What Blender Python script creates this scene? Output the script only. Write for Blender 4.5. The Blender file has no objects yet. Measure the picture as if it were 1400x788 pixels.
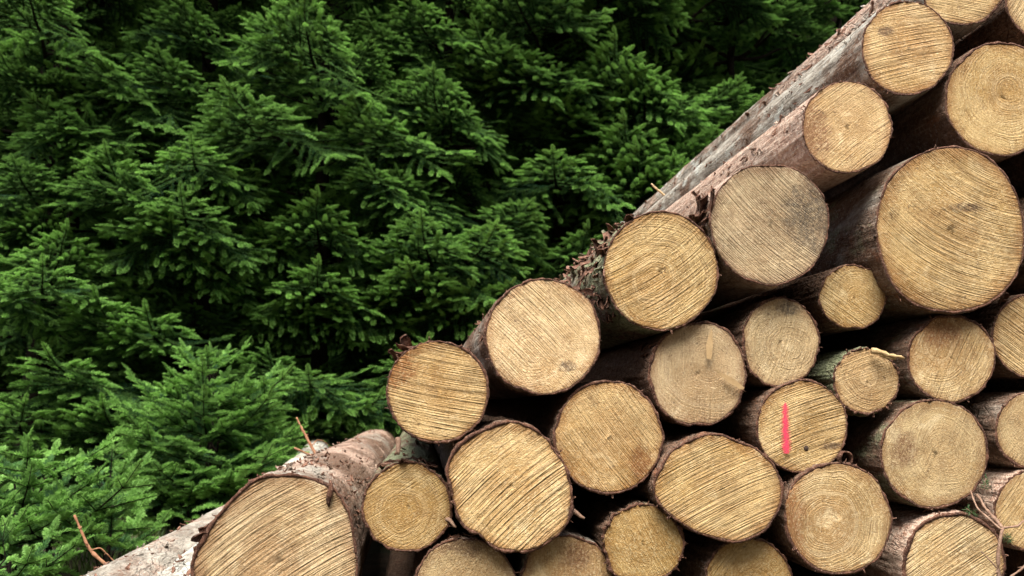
import bpy, math, random
import numpy as np
from mathutils import Vector, Matrix, Euler

sc = bpy.context.scene
COL = sc.collection
R = math.radians

# ------------------------------------------------------------------ camera
cam_d = bpy.data.cameras.new('camera')
cam_d.sensor_width = 36.0
cam_d.lens = 30.0
cam_d.clip_start = 0.05
cam_d.clip_end = 500
cam_d.dof.use_dof = True
cam_d.dof.focus_distance = 1.80
cam_d.dof.aperture_fstop = 6.3
cam = bpy.data.objects.new('camera', cam_d)
COL.objects.link(cam)
cam.location = (0, -1.69, 0.61)
cam.rotation_euler = (R(90 + 7.855), 0, R(-6.297))
sc.camera = cam

# ------------------------------------------------------------------ sky, sun, exposure
SUN_EL, SUN_AZ = R(66), R(200)          # azimuth clockwise from +Y
world = bpy.data.worlds.new('World')
sc.world = world
world.use_nodes = True
wn = world.node_tree
bg = wn.nodes['Background']
sky = wn.nodes.new('ShaderNodeTexSky')
sky.sky_type = 'NISHITA'
sky.sun_disc = False
sky.sun_elevation = SUN_EL
sky.sun_rotation = SUN_AZ
sky.dust_density = 5.0
sky.ozone_density = 0.6
wn.links.new(sky.outputs[0], bg.inputs[0])
bg.inputs[1].default_value = 0.05
sun_d = bpy.data.lights.new('sun', 'SUN')
sun_d.energy = 1.5
sun_d.angle = R(40)
sun_d.color = (1.0, 0.95, 0.86)
sun = bpy.data.objects.new('sun', sun_d)
COL.objects.link(sun)
sdir = Vector((math.sin(SUN_AZ) * math.cos(SUN_EL), math.cos(SUN_AZ) * math.cos(SUN_EL), math.sin(SUN_EL)))
sun.rotation_euler = sdir.to_track_quat('Z', 'Y').to_euler()
sun.location = sdir * 30
sc.view_settings.view_transform = 'Standard'
sc.view_settings.look = 'None'
sc.view_settings.gamma = 1
sc.view_settings.use_curve_mapping = False
sc.view_settings.exposure = 2.5
sc.cycles.max_bounces = 6
sc.cycles.diffuse_bounces = 3
sc.cycles.transmission_bounces = 3

# ------------------------------------------------------------------ helpers
def lattice(seed):
    return np.random.RandomState(seed).rand(32, 32, 32).astype(np.float32)
LAT = lattice(7)
def vnoise(p):
    p = np.asarray(p, dtype=np.float64)
    i = np.floor(p).astype(int); f = p - i
    f = f * f * (3 - 2 * f)
    out = 0
    for dx in (0, 1):
        for dy in (0, 1):
            for dz in (0, 1):
                w = (f[..., 0] if dx else 1 - f[..., 0]) * (f[..., 1] if dy else 1 - f[..., 1]) * (f[..., 2] if dz else 1 - f[..., 2])
                out = out + w * LAT[(i[..., 0] + dx) % 32, (i[..., 1] + dy) % 32, (i[..., 2] + dz) % 32]
    return out * 2 - 1
def fbm(p, o=3):
    p = np.asarray(p, dtype=np.float64)
    s, a = 0, 1
    for k in range(o):
        s = s + a * vnoise(p * 2 ** k + 11.3 * k); a *= .5
    return s / 1.75

def build_mesh(name, verts, faces, mats, midx=None, attrs=None, smooth=True):
    """verts Nx3, faces: list of arrays (each Mxk)."""
    me = bpy.data.meshes.new(name)
    verts = np.asarray(verts, dtype=np.float32)
    me.vertices.add(len(verts)); me.vertices.foreach_set('co', verts.ravel())
    faces = [np.asarray(f, dtype=np.int32) for f in faces if len(f)]
    nl = sum(f.size for f in faces); nf = sum(len(f) for f in faces)
    me.loops.add(nl); me.polygons.add(nf)
    me.loops.foreach_set('vertex_index', np.concatenate([f.ravel() for f in faces]))
    tot = np.concatenate([np.full(len(f), f.shape[1], dtype=np.int32) for f in faces])
    start = np.concatenate([[0], np.cumsum(tot)[:-1]]).astype(np.int32)
    me.polygons.foreach_set('loop_start', start)
    me.polygons.foreach_set('loop_total', tot)
    for m in mats: me.materials.append(m)
    if midx is not None: me.polygons.foreach_set('material_index', np.asarray(midx, dtype=np.int32))
    me.polygons.foreach_set('use_smooth', np.full(nf, smooth, dtype=bool))
    for k, v in (attrs or {}).items():
        a = me.attributes.new(k, 'FLOAT', 'POINT'); a.data.foreach_set('value', np.asarray(v, dtype=np.float32))
    me.update(); me.validate()
    return me
def link(name, me, parent=None):
    o = bpy.data.objects.new(name, me); COL.objects.link(o)
    if parent is not None: o.parent = parent
    return o
def tag(o, label=None, cat=None, group=None, kind=None):
    if label: o['label'] = label
    if cat: o['category'] = cat
    if group: o['group'] = group
    if kind: o['kind'] = kind
    return o
def empty(name, loc, label, cat, group=None, rz=0):
    o = bpy.data.objects.new(name, None); COL.objects.link(o)
    o.location = loc; o.rotation_euler = (0, 0, rz); o.empty_display_size = .05
    return tag(o, label, cat, group)

class Acc:
    """collects verts / quads / tris with material index and one float attribute"""
    def __init__(s): s.v, s.f4, s.f3, s.m4, s.m3, s.a, s.n = [], [], [], [], [], [], 0
    def add(s, v, f4=(), f3=(), mat=0, a=0.0):
        v = np.asarray(v, dtype=np.float64).reshape(-1, 3)
        s.v.append(v)
        s.a.append(np.broadcast_to(np.asarray(a, dtype=np.float64), (len(v),)))
        if len(f4): s.f4.append(np.asarray(f4) + s.n); s.m4.append(np.full(len(f4), mat))
        if len(f3): s.f3.append(np.asarray(f3) + s.n); s.m3.append(np.full(len(f3), mat))
        s.n += len(v)
    def mesh(s, name, mats, attr='age', smooth=True):
        f4 = np.concatenate(s.f4) if s.f4 else np.zeros((0, 4), int)
        f3 = np.concatenate(s.f3) if s.f3 else np.zeros((0, 3), int)
        mi = np.concatenate((s.m4 or [np.zeros(0, int)]) + (s.m3 or [np.zeros(0, int)]))
        return build_mesh(name, np.concatenate(s.v), [f4, f3], mats, mi, {attr: np.concatenate(s.a)}, smooth)
def unit(v): return v / (np.linalg.norm(v, axis=-1, keepdims=True) + 1e-12)
def tube(acc, pts, rad, n=6, mat=0, a=0.0, cap=True):
    pts = np.asarray(pts, float); rad = np.broadcast_to(np.asarray(rad, float), (len(pts),))
    t = unit(np.gradient(pts, axis=0))
    ref = np.array([0, 0, 1.]) if abs(t[0][2]) < .8 else np.array([1., 0, 0])
    s = unit(np.cross(t, ref)); u = np.cross(s, t)
    an = np.arange(n) * 2 * math.pi / n
    v = pts[:, None] + rad[:, None, None] * (np.cos(an)[None, :, None] * s[:, None] + np.sin(an)[None, :, None] * u[:, None])
    m = len(pts); q = []
    for i in range(m - 1):
        for j in range(n):
            q.append((i * n + j, i * n + (j + 1) % n, (i + 1) * n + (j + 1) % n, (i + 1) * n + j))
    v = v.reshape(-1, 3); tr = []
    if cap:
        v = np.vstack([v, pts[0], pts[-1]])
        for j in range(n):
            tr.append((m * n, (j + 1) % n, j)); tr.append((m * n + 1, (m - 1) * n + j, (m - 1) * n + (j + 1) % n))
    acc.add(v, q, tr, mat, a)

# ------------------------------------------------------------------ node helpers
class NT:
    def __init__(s, name):
        s.mat = bpy.data.materials.new(name); s.mat.use_nodes = True
        s.t = s.mat.node_tree; s.b = s.t.nodes['Principled BSDF']; s.out = s.t.nodes['Material Output']
    def n(s, typ, **kw):
        nd = s.t.nodes.new(typ)
        for k, v in kw.items(): setattr(nd, k, v)
        return nd
    def l(s, a, b): s.t.links.new(a, b)
    def setin(s, sock, v):
        if isinstance(v, (int, float)): sock.default_value = v
        elif isinstance(v, tuple):
            sock.default_value = v if len(v) == len(sock.default_value) else (*v, 1)
        else: s.l(v, sock)
    def math(s, op, a, b=0.0, c=None, clamp=False):
        nd = s.n('ShaderNodeMath', operation=op, use_clamp=clamp)
        s.setin(nd.inputs[0], a); s.setin(nd.inputs[1], b)
        if c is not None: s.setin(nd.inputs[2], c)
        return nd.outputs[0]
    def vmath(s, op, a, b=None, scale=None):
        nd = s.n('ShaderNodeVectorMath', operation=op)
        s.setin(nd.inputs[0], a)
        if b is not None: s.setin(nd.inputs[1], b)
        if scale is not None: s.setin(nd.inputs['Scale'], scale)
        return nd.outputs['Value'] if op in ('LENGTH', 'DOT_PRODUCT', 'DISTANCE') else nd.outputs[0]
    def mix(s, f, a, b, blend='MIX'):
        nd = s.n('ShaderNodeMix', data_type='RGBA', blend_type=blend)
        s.setin(nd.inputs[0], f); s.setin(nd.inputs[6], a); s.setin(nd.inputs[7], b)
        return nd.outputs[2]
    def ramp(s, v, a, b, lo=0.0, hi=1.0):
        nd = s.n('ShaderNodeMapRange', clamp=True, interpolation_type='SMOOTHSTEP')
        s.setin(nd.inputs[0], v); s.setin(nd.inputs[1], a); s.setin(nd.inputs[2], b); s.setin(nd.inputs[3], lo); s.setin(nd.inputs[4], hi)
        return nd.outputs[0]
    def noise(s, vec, scale, detail=3.0, rough=.55, dist=0.0):
        nd = s.n('ShaderNodeTexNoise')
        s.setin(nd.inputs['Vector'], vec); nd.inputs['Scale'].default_value = scale
        nd.inputs['Detail'].default_value = detail; nd.inputs['Roughness'].default_value = rough; nd.inputs['Distortion'].default_value = dist
        return nd.outputs[0]
    def prop(s, name):
        return s.n('ShaderNodeAttribute', attribute_type='OBJECT', attribute_name=name).outputs['Fac']
    def attr(s, name):
        return s.n('ShaderNodeAttribute', attribute_type='GEOMETRY', attribute_name=name).outputs['Fac']
    def obj(s): return s.n('ShaderNodeTexCoord').outputs['Object']
    def xyz(s, v):
        nd = s.n('ShaderNodeSeparateXYZ'); s.l(v, nd.inputs[0]); return nd.outputs
    def comb(s, x, y, z):
        nd = s.n('ShaderNodeCombineXYZ')
        for i, v in enumerate((x, y, z)): s.setin(nd.inputs[i], v)
        return nd.outputs[0]
    def bump(s, h, strength, dist, normal=None):
        nd = s.n('ShaderNodeBump'); nd.inputs['Strength'].default_value = strength; nd.inputs['Distance'].default_value = dist
        s.l(h, nd.inputs['Height'])
        if normal is not None: s.l(normal, nd.inputs['Normal'])
        s.l(nd.outputs[0], s.b.inputs['Normal']); return nd.outputs[0]

# ------------------------------------------------------------------ materials
def mat_end_grain():
    m = NT('sawn_end_grain')
    P = m.obj(); seed = m.prop('seed')
    sv = m.vmath('SCALE', (3.17, 7.31, 5.13), scale=seed)
    Q = m.vmath('ADD', P, sv)
    x, y, z = m.xyz(P)
    # annual rings round a slightly wandering pith
    px = m.math('SUBTRACT', x, m.prop('pith_x')); pz = m.math('SUBTRACT', z, m.prop('pith_z'))
    rr = m.vmath('LENGTH', m.comb(px, 0.0, pz))
    wob = m.math('SUBTRACT', m.noise(Q, 9.0, 2), .5)
    rw = m.math('MULTIPLY_ADD', wob, .045, rr)
    ringn = m.n('ShaderNodeTexNoise', noise_dimensions='1D')
    m.setin(ringn.inputs['W'], m.math('ADD', rw, seed)); ringn.inputs['Scale'].default_value = 260; ringn.inputs['Detail'].default_value = 3; ringn.inputs['Roughness'].default_value = .6
    ring = m.math('MULTIPLY', m.ramp(ringn.outputs[0], .34, .68), m.ramp(rr, .003, .022))
    brk = m.ramp(m.noise(Q, 22, 2), .35, .65)
    ring_c = m.math('MULTIPLY', m.math('MULTIPLY', ring, m.prop('rings')), m.math('MULTIPLY_ADD', brk, .7, .3))
    # saw marks: streaks along a direction of their own on every log, slightly bowed
    rot = m.n('ShaderNodeVectorRotate', rotation_type='Y_AXIS'); m.l(P, rot.inputs['Vector']); m.l(m.prop('saw_angle'), rot.inputs['Angle'])
    sx, sy, sz = m.xyz(rot.outputs[0])
    bow = m.math('MULTIPLY', m.math('MULTIPLY', sx, sx), m.prop('bow'))
    szb = m.math('ADD', sz, bow)
    szw = m.math('MULTIPLY', m.math('MULTIPLY_ADD', m.math('SUBTRACT', m.noise(Q, 14, 2), .5), .0022, szb), m.prop('saw_freq'))
    s1 = m.noise(m.vmath('ADD', m.comb(m.math('MULTIPLY', sx, 2.2), 0.0, m.math('MULTIPLY', szw, 205.0)), sv), 1.0, 2, .5)
    s2 = m.noise(m.vmath('ADD', m.comb(m.math('MULTIPLY', sx, 9.0), 3.0, m.math('MULTIPLY', szw, 430.0)), sv), 1.0, 2, .6)
    saw = m.math('MULTIPLY_ADD', s2, .68, m.math('MULTIPLY', s1, .62))
    sawc = m.ramp(saw, .42, .86)
    sawp = m.ramp(m.noise(Q, 9.0, 3, .6), .36, .6, .18, 1.0)
    saw_amt = m.math('MULTIPLY', m.prop('saw'), sawp)
    # torn fibre
    fib = m.noise(m.vmath('ADD', m.comb(m.math('MULTIPLY', sx, 130.0), 0.0, m.math('MULTIPLY', sz, 300.0)), sv), 1.0, 3, .7)
    fib2 = m.noise(Q, 420, 2, .7)
    blot = m.noise(Q, 8.5, 4, .6, .6)
    blot2 = m.noise(m.vmath('ADD', Q, (4.1, 2.2, 9.1)), 21, 4, .65, .3)
    rf = m.attr('rf')
    fa = m.math('MULTIPLY', m.prop('fibre'), m.ramp(m.noise(m.vmath('ADD', Q, (3.0, 3.0, 1.0)), 12, 3, .6), .35, .62, .25, 1.0))
    band = m.n('ShaderNodeTexNoise', noise_dimensions='1D')
    m.setin(band.inputs['W'], m.math('ADD', rw, m.math('MULTIPLY', seed, 2.0))); band.inputs['Scale'].default_value = 55; band.inputs['Detail'].default_value = 2
    pale = (.72, .525, .25); mid = (.52, .34, .125); dark = (.29, .16, .055)
    c = m.mix(m.ramp(blot, .42, .68), pale, mid)
    c = m.mix(m.ramp(m.noise(m.vmath('ADD', Q, (2.0, 6.0, 4.0)), 34, 4, .7, .5), .52, .74, 0, .6), c, (.36, .225, .09))
    c = m.mix(m.math('MULTIPLY', m.ramp(blot2, .52, .8), m.prop('warm')), c, (.41, .235, .075))
    hw = m.math('MULTIPLY_ADD', m.math('SUBTRACT', m.noise(m.vmath('ADD', Q, (8.0, 5.0, 1.0)), 11, 4, .65), .5), .09, rw)
    heart = m.math('MULTIPLY', m.ramp(hw, .095, .03), m.math('MULTIPLY', m.prop('warm'), .85))
    c = m.mix(heart, c, (.43, .235, .075))
    c = m.mix(m.math('MULTIPLY', m.ramp(band.outputs[0], .48, .66), m.math('MULTIPLY', m.prop('rings'), .45)), c, (.41, .25, .09))
    c = m.mix(m.math('MULTIPLY', m.ramp(band.outputs[0], .46, .3), m.math('MULTIPLY', m.prop('rings'), .6)), c, (.72, .53, .28))
    c = m.mix(m.math('MULTIPLY', ring_c, .62), c, dark)
    ang = m.math('ARCTAN2', px, pz)
    ray = m.noise(m.vmath('ADD', m.comb(m.math('MULTIPLY', ang, 26.0), 0.0, m.math('MULTIPLY', rr, 22.0)), sv), 1.0, 3, .6)
    rays = m.math('MULTIPLY', m.ramp(rr, .012, .04), m.prop('rings'))
    c = m.mix(m.math('MULTIPLY', m.ramp(ray, .55, .75), m.math('MULTIPLY', rays, .5)), c, (.80, .62, .34))
    c = m.mix(m.math('MULTIPLY', m.ramp(ray, .36, .24), m.math('MULTIPLY', rays, .6)), c, (.24, .13, .05))
    lines = m.math('MULTIPLY', m.ramp(sawc, .05, .62, 1.0, 0.0), saw_amt)
    c = m.mix(m.math('MULTIPLY', lines, .44), c, (.28, .155, .055))
    hl = m.math('MULTIPLY', m.ramp(sawc, .68, 1.0), saw_amt)
    c = m.mix(m.math('MULTIPLY', hl, .45), c, (.78, .61, .36))
    c = m.mix(m.math('MULTIPLY', m.ramp(fib, .5, .66, 0, .75), fa), c, (.84, .69, .42))
    c = m.mix(m.math('MULTIPLY', m.ramp(fib, .48, .34, 0, .65), fa), c, (.30, .165, .06))
    c = m.mix(m.ramp(fib2, .55, .68, 0, .42), c, (.22, .115, .045))
    # rim: sap stain and dirt in uneven tongues
    rimn = m.math('MULTIPLY_ADD', m.math('SUBTRACT', m.noise(Q, 16, 4, .6), .5), .42, rf)
    c = m.mix(m.ramp(rimn, .76, 1.04, 0, .8), c, (.29, .135, .038))
    c = m.mix(m.ramp(m.math('MULTIPLY_ADD', m.math('SUBTRACT', m.noise(Q, 60, 3), .5), .08, rf), .955, 1.0, 0, .8), c, (.12, .05, .02))
    # mould and weathering
    gn = m.noise(m.vmath('ADD', Q, (7.7, 1.0, 3.0)), 7.0, 5, .7, .4)
    thr = m.math('MULTIPLY_ADD', m.prop('grey'), -.42, .86)
    gm = m.ramp(gn, thr, m.math('ADD', thr, .2))
    c = m.mix(m.math('MULTIPLY', gm, m.ramp(m.noise(Q, 160, 3, .7), .3, .62, .25, .95)), c, (.105, .088, .068))
    c = m.mix(m.math('MULTIPLY', m.prop('grey'), .3), c, (.46, .38, .27))
    sd_ = m.vmath('LENGTH', m.comb(m.math('SUBTRACT', x, m.prop('stain_x')), 0.0, m.math('MULTIPLY', m.math('SUBTRACT', z, m.prop('stain_z')), m.prop('stain_squash'))))
    sn = m.math('MULTIPLY_ADD', m.math('SUBTRACT', m.noise(Q, 45, 4, .7), .5), 1.5, m.math('DIVIDE', sd_, m.math('MAXIMUM', m.prop('stain_r'), .0001)))
    stc = m.mix(m.prop('stain_warm'), (.10, .078, .055), (.30, .115, .03))
    c = m.mix(m.math('MULTIPLY', m.ramp(sn, 1.15, .45), m.ramp(m.noise(Q, 190, 3, .7), .3, .6, .3, .9)), c, stc)
    spots = m.ramp(m.noise(m.vmath('ADD', Q, (1.0, 8.0, 2.0)), 75, 3, .6), .655, .73)
    c = m.mix(m.math('MULTIPLY', spots, .6), c, (.09, .05, .025))
    mot = m.noise(m.vmath('ADD', Q, (6.0, 1.0, 2.0)), 17, 6, .72, .5)
    mot2 = m.noise(m.vmath('ADD', Q, (2.0, 9.0, 5.0)), 240, 2, .7)
    c = m.mix(m.ramp(mot, .5, .70, 0, .7), c, m.mix(.6, c, (.22, .12, .045)))
    c = m.mix(m.ramp(mot, .46, .30, 0, .6), c, (.84, .67, .39))
    c = m.mix(m.ramp(mot2, .52, .68, 0, .5), c, m.mix(.5, c, (.16, .085, .035)))
    c = m.mix(m.ramp(mot2, .46, .32, 0, .35), c, (.86, .70, .44))
    hs = m.n('ShaderNodeHueSaturation'); m.l(c, hs.inputs['Color']); m.l(m.prop('tone'), hs.inputs['Value']); m.l(m.prop('hue'), hs.inputs['Hue']); m.l(m.prop('chroma'), hs.inputs['Saturation'])
    m.l(hs.outputs[0], m.b.inputs['Base Color'])
    m.b.inputs['Roughness'].default_value = .72
    m.b.inputs['Specular IOR Level'].default_value = .25
    h = m.math('MULTIPLY', sawc, m.math('MULTIPLY', saw_amt, .9))
    h = m.math('MULTIPLY_ADD', m.math('MULTIPLY', fib, fa), .7, h)
    h = m.math('MULTIPLY_ADD', fib2, .35, h)
    h = m.math('MULTIPLY_ADD', ring_c, -.22, h)
    m.bump(h, 1.0, .006)
    return m.mat

def mat_bark():
    m = NT('conifer_bark')
    P = m.obj(); seed = m.prop('seed')
    sv = m.vmath('SCALE', (2.31, 5.17, 9.71), scale=seed)
    Q = m.vmath('ADD', P, sv)
    S = m.vmath('MULTIPLY', Q, (1.0, .45, 1.0))
    big = m.noise(S, 5.0, 4, .6, .5)
    mid = m.noise(m.vmath('ADD', S, (3.0, 1.0, 7.0)), 17, 4, .65, .4)
    fine = m.noise(Q, 90, 4, .7)
    grit = m.noise(Q, 330, 2, .7)
    pk, gr, gn, li = m.prop('pink'), m.prop('greyness'), m.prop('green'), m.prop('lichen')
    c = m.mix(m.ramp(fine, .3, .7), (.085, .045, .028), (.20, .125, .085))
    def lay(c, amt, field, col, wid=.16):
        t = m.math('MULTIPLY_ADD', amt, -.62, .84)
        return m.mix(m.ramp(field, t, m.math('ADD', t, wid)), c, col)
    c = lay(c, pk, big, m.mix(m.ramp(fine, .35, .65), (.34, .21, .155), (.56, .43, .34)))
    c = lay(c, gr, m.noise(m.vmath('ADD', S, (9.0, 4.0, 1.0)), 7, 5, .65, .3), m.mix(m.ramp(mid, .35, .65), (.22, .195, .16), (.44, .41, .35)))
    c = lay(c, gn, m.noise(m.vmath('ADD', S, (1.0, 7.0, 4.0)), 8, 5, .7, .3), m.mix(m.ramp(fine, .35, .65), (.12, .14, .075), (.27, .295, .18)))
    c = lay(c, li, m.noise(m.vmath('ADD', S, (5.0, 2.0, 8.0)), 12, 5, .75, .2), (.50, .51, .46), .12)
    c = m.mix(m.ramp(mid, .60, .70, 0, .8), c, (.20, .085, .045))
    sp = m.noise(m.vmath('ADD', Q, (3.3, 2.2, 6.6)), 150, 3, .75)
    c = m.mix(m.math('MULTIPLY', m.ramp(sp, .55, .66), m.math('MULTIPLY_ADD', li, .6, .2)), c, (.50, .51, .46))
    c = m.mix(m.ramp(sp, .42, .3, 0, .6), c, (.06, .045, .03))
    fs = m.noise(m.vmath('MULTIPLY', Q, (95.0, 10.0, 95.0)), 1.0, 4, .7)
    c = m.mix(m.ramp(fs, .44, .32, 0, .75), c, (.075, .042, .028))
    c = m.mix(m.ramp(fs, .58, .72, 0, .35), c, (.50, .39, .31))
    vo = m.n('ShaderNodeTexVoronoi', feature='DISTANCE_TO_EDGE')
    m.setin(vo.inputs['Vector'], m.vmath('ADD', m.vmath('MULTIPLY', Q, (1.0, .6, 1.0)), m.vmath('SCALE', (1.0, 1.0, 1.0), scale=m.math('MULTIPLY', mid, .02))))
    vo.inputs['Scale'].default_value = 48
    crack = m.ramp(vo.outputs['Distance'], .0, .09, 1, 0)
    crk = m.math('MULTIPLY', m.math('MULTIPLY', crack, m.ramp(big, .42, .62)), m.math('MULTIPLY_ADD', pk, -.8, 1.0))
    c = m.mix(m.math('MULTIPLY', crk, .6), c, (.05, .028, .018))
    c = m.mix(m.ramp(grit, .6, .75, 0, .45), c, (.05, .032, .022))
    m.l(c, m.b.inputs['Base Color'])
    m.b.inputs['Roughness'].default_value = .85; m.b.inputs['Specular IOR Level'].default_value = .2
    h = m.math('MULTIPLY_ADD', crk, -.6, m.math('MULTIPLY', mid, 1.3))
    h = m.math('MULTIPLY_ADD', fs, .8, h); h = m.math('MULTIPLY_ADD', fine, .7, h); h = m.math('MULTIPLY_ADD', grit, .25, h)
    m.bump(h, 1.0, .011)
    return m.mat
def mat_simple(name, c1, c2, scale, rough=.8, bump=.003, c3=None):
    m = NT(name); P = m.obj()
    n1 = m.noise(P, scale, 4, .65, .3); n2 = m.noise(P, scale * 7, 3, .7)
    c = m.mix(m.ramp(n1, .3, .7), c1, c2)
    if c3: c = m.mix(m.ramp(n2, .5, .75), c, c3)
    m.l(c, m.b.inputs['Base Color']); m.b.inputs['Roughness'].default_value = rough; m.b.inputs['Specular IOR Level'].default_value = .2
    m.bump(m.math('MULTIPLY_ADD', n2, .5, n1), .8, bump)
    return m.mat
def mat_needles(name, old, oldb, new):
    m = NT(name)
    age = m.attr('age')
    oi = m.n('ShaderNodeObjectInfo').outputs['Random']
    P = m.obj()
    v = m.noise(P, 9, 2)
    c = m.mix(m.ramp(v, .35, .65), old, oldb)
    c = m.mix(m.math('MULTIPLY', m.ramp(age, .0, 1.0), m.math('MULTIPLY_ADD', oi, .35, .7)), c, new)
    m.l(c, m.b.inputs['Base Color']); m.b.inputs['Roughness'].default_value = .6; m.b.inputs['Specular IOR Level'].default_value = .22
    tr = m.n('ShaderNodeBsdfTranslucent'); m.l(m.mix(.5, c, new), tr.inputs['Color'])
    mx = m.n('ShaderNodeMixShader'); mx.inputs[0].default_value = .38
    m.l(m.b.outputs[0], mx.inputs[1]); m.l(tr.outputs[0], mx.inputs[2]); m.l(mx.outputs[0], m.out.inputs['Surface'])
    return m.mat

M_END = mat_end_grain()
M_BARK = mat_bark()
M_INNER = mat_simple('inner_bark_edge', (.035, .016, .011), (.12, .055, .034), 45, .85, .004, (.30, .19, .14))
M_FLAKE = mat_simple('loose_bark_flake', (.085, .038, .024), (.21, .105, .068), 70, .8, .003, (.32, .26, .21))
M_WOODRAW = mat_simple('split_wood', (.58, .42, .23), (.70, .54, .33), 40, .75, .002)
M_TWIG = mat_simple('dry_twig', (.13, .075, .05), (.27, .175, .125), 60, .8, .002, (.33, .25, .2))
M_TWIGRED = mat_simple('reddish_twig', (.22, .10, .05), (.36, .19, .11), 60, .7, .002)
M_NEEDLE = mat_needles('fir_needles', (.008, .040, .017), (.019, .080, .031), (.26, .50, .115))
M_LIMB = mat_simple('fir_limb_bark', (.010, .008, .006), (.020, .016, .012), 30, .9, .003)
M_LIMB.node_tree.nodes['Principled BSDF'].inputs['Specular IOR Level'].default_value = .04

# ------------------------------------------------------------------ ground
def gz(x, y):        # forest road; unseen bank behind camera and wooded hill added to block low sky
    return np.clip(-4.4 - y, 0, 24) * 1.05 + np.clip(y - 9.0, 0, 40) * .72
def make_ground():
    n = 120
    g = np.sinh(np.linspace(-4.2, 4.2, n)) * 1.9
    X, Y = np.meshgrid(g, g + 3, indexing='ij')
    d = np.hypot(X, Y - 2)
    Z = fbm(np.stack([X * .35, Y * .35, X * 0], -1), 4) * .07 * np.clip((d - 3) / 3, 0, 1) - .004
    Z = Z + gz(X, Y)
    v = np.stack([X, Y, Z], -1).reshape(-1, 3)
    i, j = np.meshgrid(np.arange(n - 1), np.arange(n - 1), indexing='ij')
    a = (i * n + j).ravel()
    q = np.stack([a, a + n, a + n + 1, a + 1], -1)
    m = NT('forest_floor'); P = m.obj()
    n1 = m.noise(P, .8, 5, .65); n2 = m.noise(P, 14, 4, .7); n3 = m.noise(P, 90, 3, .7)
    c = m.mix(m.ramp(n2, .35, .65), (.035, .024, .015), (.075, .05, .03))
    c = m.mix(m.ramp(n1, .5, .62, 0, .7), c, (.03, .05, .018))
    c = m.mix(m.ramp(n3, .58, .7, 0, .6), c, (.13, .085, .05))
    m.l(c, m.b.inputs['Base Color']); m.b.inputs['Roughness'].default_value = .95
    m.bump(m.math('MULTIPLY_ADD', n3, .4, n2), .8, .03)
    o = link('ground', build_mesh('ground', v, [q], [m.mat]))
    o['kind'] = 'structure'
make_ground()

# ------------------------------------------------------------------ grass and weeds at the wood's edge
def make_grass():
    rs = np.random.RandomState(41)
    n = 2600
    cx = rs.uniform(-4.2, -.80, n); cy = rs.uniform(.6, 6.0, n)
    k = 16
    bx = np.repeat(cx, k) + rs.randn(n * k) * .035; by = np.repeat(cy, k) + rs.randn(n * k) * .035
    m = n * k
    h = rs.uniform(.02, .085, m) * np.repeat(rs.uniform(.5, 1.3, n), k)
    az = rs.uniform(0, 6.283, m); ln = rs.uniform(.2, .9, m) * h
    d = np.stack([np.cos(az), np.sin(az), 0 * az], -1); s = np.stack([-np.sin(az), np.cos(az), 0 * az], -1)
    b = np.stack([bx, by, 0 * bx - .01], -1); w = rs.uniform(.0015, .0045, m)[:, None]
    p1 = b + d * (ln * .3)[:, None] + np.array([0, 0, 1.]) * (h * .65)[:, None]
    p2 = b + d * ln[:, None] + np.array([0, 0, 1.]) * h[:, None]
    V = np.stack([b - s * w, b + s * w, p1 + s * w * .9, p1 - s * w * .9, p2], 1).reshape(-1, 3)
    i = np.arange(m) * 5
    q = np.stack([i, i + 1, i + 2, i + 3], -1); t = np.stack([i + 3, i + 2, i + 4], -1)
    o = link('grass', build_mesh('grass', V, [q, t], [mat_needles('grass_blades', (.03, .06, .018), (.05, .085, .025), (.12, .17, .05))], None, {'age': np.repeat(rs.rand(m), 5)}))
    tag(o, 'short dark grass and weeds on the ground left of the pile', kind='stuff')
make_grass()

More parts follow.
